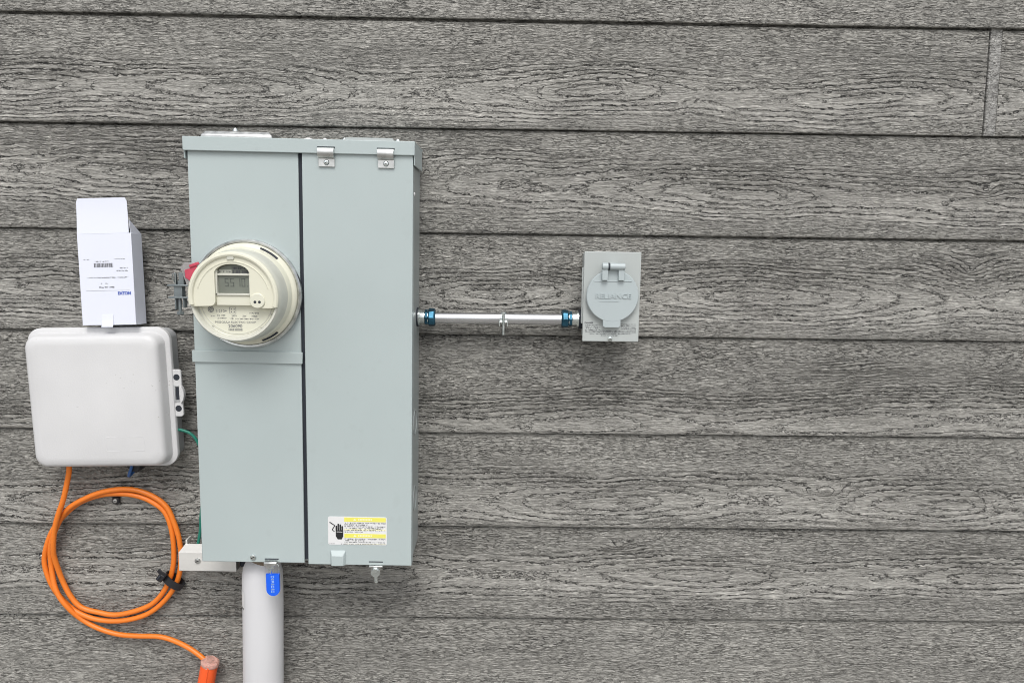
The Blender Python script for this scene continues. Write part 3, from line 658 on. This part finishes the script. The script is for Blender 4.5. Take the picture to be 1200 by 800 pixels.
text('RELIANCE', .0120, .0010, -.0704, cz-.0005, M['lid_grey'], flap, extrude=.0011, wide=1.12, bold=.00015, name='embossed_lettering')
B().box(-.0220, .0100, -.0709, -.0700, cz-.0092, cz-.0082).build('embossed_rule', M['lid_grey'], flap)
hn = B(); zz = cz+.0490
hn.tube([(-.0195, -.0745, zz), (-.0095, -.0745, zz)], .0062, 24); hn.tube([(-.0070, -.0745, zz), (.0185, -.0745, zz)], .0058, 24)
hn.box(-.0195, -.0095, -.0775, -.0690, zz-.0230, zz); hn.box(.0080, .0180, -.0765, -.0690, zz-.0230, zz); hn.box(-.0070, .0080, -.0720, -.0590, zz-.0040, zz+.0052)
hn.build('flap_hinge', M['lid_grey'], ib, bevel=.0009)
b = B(); b.tube([(-.0097, -.0745, zz), (-.0068, -.0745, zz)], .0060, 20); b.build('hinge_gap', M['gap'], ib)
text('DANGER', .0036, -.0372, -.0594, .0318, M['print_dark'], ib, bold=.0001)
L_ = []
for k in range(5): L_ += [(-.0435, -.0180, .0270-k*.0026, .0017), (.0175, .0430, .0290-k*.0026, .0017)]
L_ += [(-.0435, .0430, .0155, .0017), (-.0360, .0340, .0128, .0015), (-.0160, .0130, .0098, .0016), (-.0180, .0175, .0180, .0017)]
fine_print(L_, -.0594, M['print_dark'], ib)
screw(-.0005, -.0592, .0050, .0042, M['zinc'], ib)

# ================================================================ white cable box
nb = thing('cable_junction_box', 'white weathered plastic junction box with rounded corners left of the enclosure', 'junction box', (-.6900, 0, 1.1030), -.022)
def lay(x0, x1, z0, z1, r, y): return [(x, y, z) for x, z in rrect(x0, x1, z0, z1, r, 10)]
B().loft([lay(-.112, .114, -.115, .117, .018, .004), lay(-.112, .114, -.115, .117, .018, -.034)]).build('box_base', M['nid_side'], nb)
W_, H_ = .1212, .1222
B().loft([lay(-W_, W_, -H_, H_, .024, -.032), lay(-W_, W_, -H_, H_, .024, -.0395), lay(-W_+.001, W_-.001, -H_+.001, H_-.001, .024, -.0405), lay(-W_+.0035, W_-.0055, -H_+.0035, H_-.0055, .022, -.0405),
          lay(-W_+.0045, W_-.0080, -H_+.0045, H_-.008, .021, -.0412), lay(-W_+.0060, W_-.0115, -H_+.0055, H_-.0110, .020, -.0560), lay(-W_+.0080, W_-.0140, -H_+.0075, H_-.0130, .020, -.0605), lay(-W_+.0125, W_-.0185, -H_+.012, H_-.0175, .018, -.0635), lay(-W_+.022, W_-.028, -H_+.022, H_-.027, .014, -.0648)]).build('box_lid', M['nid'], nb, ang=50)
b = B(); q = rrect(.0110, .0765, -.0880, -.0635, .002, 4); q.append(q[0])
b.tube([(x, -.0645, z) for x, z in q], .0007, 6); b.build('embossed_frame', M['nid'], nb)
lp = []
lb = B(); lb.poly(rrect(.1120, .1350, -.0350, .0480, .005), -.0380, -.0330)
lb.poly([(.133, -.012), (.1375, -.006), (.1395, .003), (.1390, .011), (.1360, .018), (.133, .020)], -.0420, -.0335)
lat = lb.build('side_latch', M['nid'], nb, bevel=.001)
for z in (.0345, -.0205):
    B().lathe([(.0054, -.0379), (.0054, -.0384)], 20, .1272, z).build('latch_hole', M['gap'], lat, smooth=False)
b = B(); b.box(.1215, .1240, -.0405, -.0378, -.0080, .0200); b.box(.1215, .1305, -.0395, -.0378, .0180, .0200); b.box(.1215, .1305, -.0395, -.0378, -.0080, -.0060); b.build('latch_frame', M['nid_side'], lat, bevel=.0005)
B().box(.1243, .1300, -.0382, -.0378, -.0055, .0175).build('latch_slot', M['gap'], lat)

gr = B(); gr.poly([(-.6610, .9850), (-.6610, .9760), (-.6520, .9700), (-.6450, .9665), (-.6400, .9700), (-.6370, .9780), (-.6365, .9850)], -.034, -.004)
tag(gr.build('cable_grommet', M['rubber'], None, bevel=.002), 'black rubber grommet poking out below the white junction box', 'grommet')
b = B(); b.tube(smooth_path([(-.6490, -.0370, .9880), (-.6508, -.0375, .9770), (-.6545, -.0360, .9690), (-.6590, -.0300, .9600), (-.6570, -.0180, .9640), (-.6500, -.012, .9700)]), .0026, 10)
tag(b.build('blue_cable', M['cableblue'], None), 'short dark blue cable end curling below the white junction box', 'cable')

# ================================================================ carton on top of the cable box
ct = thing('white_carton', 'tall white opened carton leaning on the wall on top of the white junction box', 'carton', (-.6645, -.0345, 1.2295), -.030)
ct.rotation_euler = (R(-3.0), -.032, R(-2))
b = B(); b.box(-.0460, .0460, -.0190, .0150, .0010, .1545)
bm_ = b.build('carton_body', M['carton'], ct, bevel=.0006)
b = B(); n = 10; rows = []
for i in range(n+1):
    t = i/n; z = .1540+.0590*t; y = -.0192+.0050*math.sin(t*1.4)-.004*t
    k = .0455-.0012*t - (.003*((t-.93)/.07) if t > .93 else 0)
    rows.append([(-k, y, z), (k-.0030, y, z+.0004), (k-.0030, y+.0006, z+.0004), (-k, y+.0006, z)])
b.loft(rows); b.build('top_flap', M['carton'], ct, ang=60)
b = B(); b.poly([(0, 0), (1, 0), (0, 1)], 0, 1); b.v = [(.0455, -.0185, .1540), (.0462, .0150, .1540), (.0440, -.0185, .1770), (.0449, -.0185, .1540), (.0456, .0150, .1540), (.0434, -.0185, .1770)]
b.build('side_flap', M['carton'], ct, smooth=False)
b = B(); b.loft([[(-.0115, y, z), (.0080, y, z), (.0080, y+.0006, z), (-.0115, y+.0006, z)] for y, z in ((-.0196, .0185), (-.0200, .0100), (-.0212, .0020), (-.0235, -.0015), (-.0225, -.0030))])
b.build('tuck_tab', M['carton'], ct)
cy_ = -.0192
fine_print([(-.0370, -.0260, .1105, .0016), (.0150, .0330, .1110, .0014), (-.0180, -.0070, .1070, .0018), (-.0050, .0060, .1070, .0018), (.0240, .0370, .0955, .0020), (.0180, .0370, .0910, .0020), (-.0320, .0375, .0800, .0018), (-.0100, -.0080, .0700, .0018), (-.0030, .0030, .0700, .0018)], cy_, M['print'], ct)
fine_print([(-.0130, .0125, .0635, .0026)], cy_, M['print_dark'], ct)
B().box(-.0360, .0380, cy_, cy_+.0002, .0590, .0593).build('label_rule', M['print'], ct, smooth=False)
barcode(-.0200, .0125, .0980, .1050, cy_, M['print_dark'], ct, 6)
text('EATON', .0072, .0290, cy_, .0540, M['blue_ink'], ct, bold=.0003, wide=.92, name='logo')

# ================================================================ bonding bridge, wires
br = thing('bonding_bridge', 'small off-white metal bonding bracket sticking out below the lower left of the enclosure', 'bracket', (-.5190, 0, .8110), .01)
b = B(); b.box(-.0510, .0500, -.0500, -.0480, -.0185, .0165)
b.box(-.0510, .0500, -.0500, -.0100, -.0185, -.0168); b.box(-.0510, -.0494, -.0495, -.006, -.0180, .0150)
b.loft([[(-.0510, -.0500, .0160), (.0500, -.0500, .0160), (.0500, -.0480, .0160), (-.0510, -.0480, .0160)], [(-.0450, -.0340, .0260), (.0500, -.0340, .0260), (.0500, -.0320, .0250), (-.0450, -.0320, .0250)]])
b.box(-.0450, -.0420, -.0340, -.0150, .0255, .0330); b.box(.0080, .0500, -.0340, -.012, .0240, .0330)
b.build('bracket_cover', M['alum'], br, bevel=.0012, seg=3)
screw(-.0175, -.0500, .0015, .0052, M['galv'], br)
B().box(.052, .068, -.040, -.004, -.014, .018).build('bracket_end', M['gap'], br, bevel=.003)
b = B(); b.tube(smooth_path([(-.5900, -.030, 1.0430), (-.5713, -.031, 1.0456), (-.5595, -.031, 1.0440), (-.5463, -.031, 1.0382), (-.5360, -.031, 1.0250), (-.5290, -.030, 1.0020), (-.5260, -.029, .9650), (-.5290, -.029, .9300), (-.5350, -.030, .8950), (-.5375, -.030, .8650), (-.5400, -.030, .8500), (-.5440, -.030, .8300), (-.5440, -.028, .8150)]), .0026, 10)
tag(b.build('ground_wire', M['green'], None), 'green ground wire running from the junction box down behind the enclosure edge', 'wire')

# ================================================================ orange cable coil
pts = [(-0.7637,0.9900,.030),(-0.7637,0.9715,.030),(-0.7697,0.9492,.026),(-0.7812,0.9141,.026),(-0.7925,0.8851,.026),(-0.8015,0.856,.024),(-0.8075,0.8203,.020),(-0.8085,0.7958,.016),(-0.8035,0.7560,.010),(-0.7905,0.7250,.0095),(-0.7708,0.7020,.0095),(-0.7401,0.6915,.0095),(-0.709,0.6890,.0095),(-0.6695,0.6965,.0095),(-0.6385,0.7128,.0095),(-0.6150,0.7415,.0095),(-0.6015,0.7763,.0095),(-0.5965,0.8141,.0095),(-0.6000,0.8547,.0095),(-0.6110,0.8865,.0095),(-0.6355,0.9080,.0095),(-0.6650,0.918,.0095),(-0.6952,0.9205,.0095),(-0.7259,0.9175,.0095),(-0.7572,0.9040,.0095),(-0.7865,0.8820,.0095),(-0.8130,0.8510,.0095),(-0.8290,0.8169,.0095),(-0.8325,0.7875,.0095),(-0.8260,0.7546,.0095),(-0.811,0.7250,.0095),(-0.7877,0.6995,.0095),(-0.7561,0.6830,.0100),(-0.7174,0.6765,.0100),(-0.6828,0.6793,.0100),(-0.6460,0.6930,.0100),(-0.6150,0.7190,.0100),(-0.5920,0.7532,.0110),(-0.5842,0.7895,.0130),(-0.5840,0.8304,.0130),(-0.5910,0.8676,.0120),(-0.6080,0.8990,.0110),(-0.6370,0.9200,.0110),(-0.6723,0.9290,.0120),(-0.7108,0.9270,.0150),(-0.7451,0.9150,.0170),(-0.7787,0.8921,.018),(-0.8030,0.8595,.0130),(-0.8175,0.8200,.0110),(-0.8210,0.7793,.0100),(-0.8110,0.7400,.0160),(-0.7950,0.7090,.0170),(-0.7719,0.6803,.0095),(-0.7418,0.662,.0095),(-0.708,0.6505,.0095),(-0.6721,0.6465,.0095),(-0.6314,0.6443,.0095),(-0.6018,0.6378,.0110),(-0.5708,0.6261,.0180),(-0.5440,0.6095,.0250),(-.5370,.5980,.0250)]
b = B(); rn = random.Random(4); b.tube(smooth_path([(x+rn.uniform(-.0011, .0011), -d_, z+rn.uniform(-.0011, .0011)) for x, z, d_ in pts], 7), .0046, 12)
tag(b.build('coiled_cable', M['orange'], None), 'orange cable coiled into a ring on the wall under the white junction box', 'cable')
dc = thing('buried_duct', 'red orange plastic duct standing at the bottom edge, its top wrapped in clear tape', 'duct', (-.5540, -.0250, 0))
b = B(); A = (.0208, 0, .6060); Bp = (-.0330, 0, .3500); b.tube([(-.0950, 0, .002), (-.0620, 0, .20), Bp, A], .0152, 32)
b.build('duct_pipe', M['duct'], dc)
b = B(); b.tube([(.0186+.0040, -.0147, .600), (-.0245, -.0147, .370)], .0016, 6); b.build('duct_seam', M['duct'], dc)
b = B(); n = 28; rows = []; rn = random.Random(2)
for z, r_ in ((.6000, .0154), (.6010, .0159), (.603, .0161), (.6065, .0158), (.6090, .0146), (.6100, .0115), (.6098, .0060)):
    o_ = .0205+(z-.603)*.16
    rows.append([(o_+(r_+rn.uniform(-.0009, .0009))*math.cos(2*math.pi*i/n), (r_+rn.uniform(-.0009, .0009))*math.sin(2*math.pi*i/n), z+rn.uniform(-.001, .001)-.004*math.cos(2*math.pi*i/n)) for i in range(n)])
b.loft(rows); b.build('tape_wrap', M['tape'], dc, ang=25)

# cable clips and strap
def clip(x, z, lab, rot=0):
    t = thing('cable_clip', lab, 'clip', (x, 0, z), rot, 'black clips holding the orange coil')
    pr = [(-.0065, -.0010), (-.0065, -.0055), (-.0020, -.0075), (.0060, -.0075), (.0068, -.0010)]
    b = B(); b.loft([[(x_, y, -.0055) for x_, y in pr], [(x_, y, .0055) for x_, y in pr]]); b.build('clip_body', M['rubber'], t, bevel=.0012)
    screw(0, -.0076, 0, .0038, M['galv'], t, h=.5)
clip(-.6985, .9060, 'black cable clip with screw at the top of the orange coil')
clip(-.8385, .7990, 'black cable clip with screw at the left side of the orange coil')
sp = thing('cable_strap', 'black hook and loop strap around the lower right of the orange coil', 'strap', (-.5985, -.0110, .7560), R(38))
n = 22; rows = []
for t in [2*math.pi*i/n for i in range(n+1)]:
    x, y = .0185*math.cos(t), .0105*math.sin(t)-.0005
    rows.append([(x, y, -.0070), (x*1.10, y*1.14, -.0070), (x*1.10, y*1.14, .0070), (x, y, .0070)])
B().loft(rows, False, False).build('strap_loop', M['rubber'], sp)
b = B(); b.box(-.0270, -.0150, -.0180, -.0075, -.0075, .0075); b.build('strap_buckle', M['rubber'], sp, bevel=.002)
b = B(); b.box(-.0250, -.0215, -.0200, -.0178, -.0050, .0050); b.build('buckle_bar', M['gap'], sp, bevel=.001)
b = B(); b.loft([[(-.0150, -.0160, .0035), (-.0150, -.0130, .0035), (-.0150, -.0130, .0120), (-.0150, -.0160, .0120)], [(-.0250, -.0180, .0050), (-.0250, -.0160, .0050), (-.0250, -.0160, .0130), (-.0250, -.0180, .0130)], [(-.0330, -.0170, .0060), (-.0330, -.0150, .0060), (-.0330, -.0150, .0140), (-.0330, -.0170, .0140)]])
b.build('strap_tail', M['rubber'], sp, bevel=.0008)
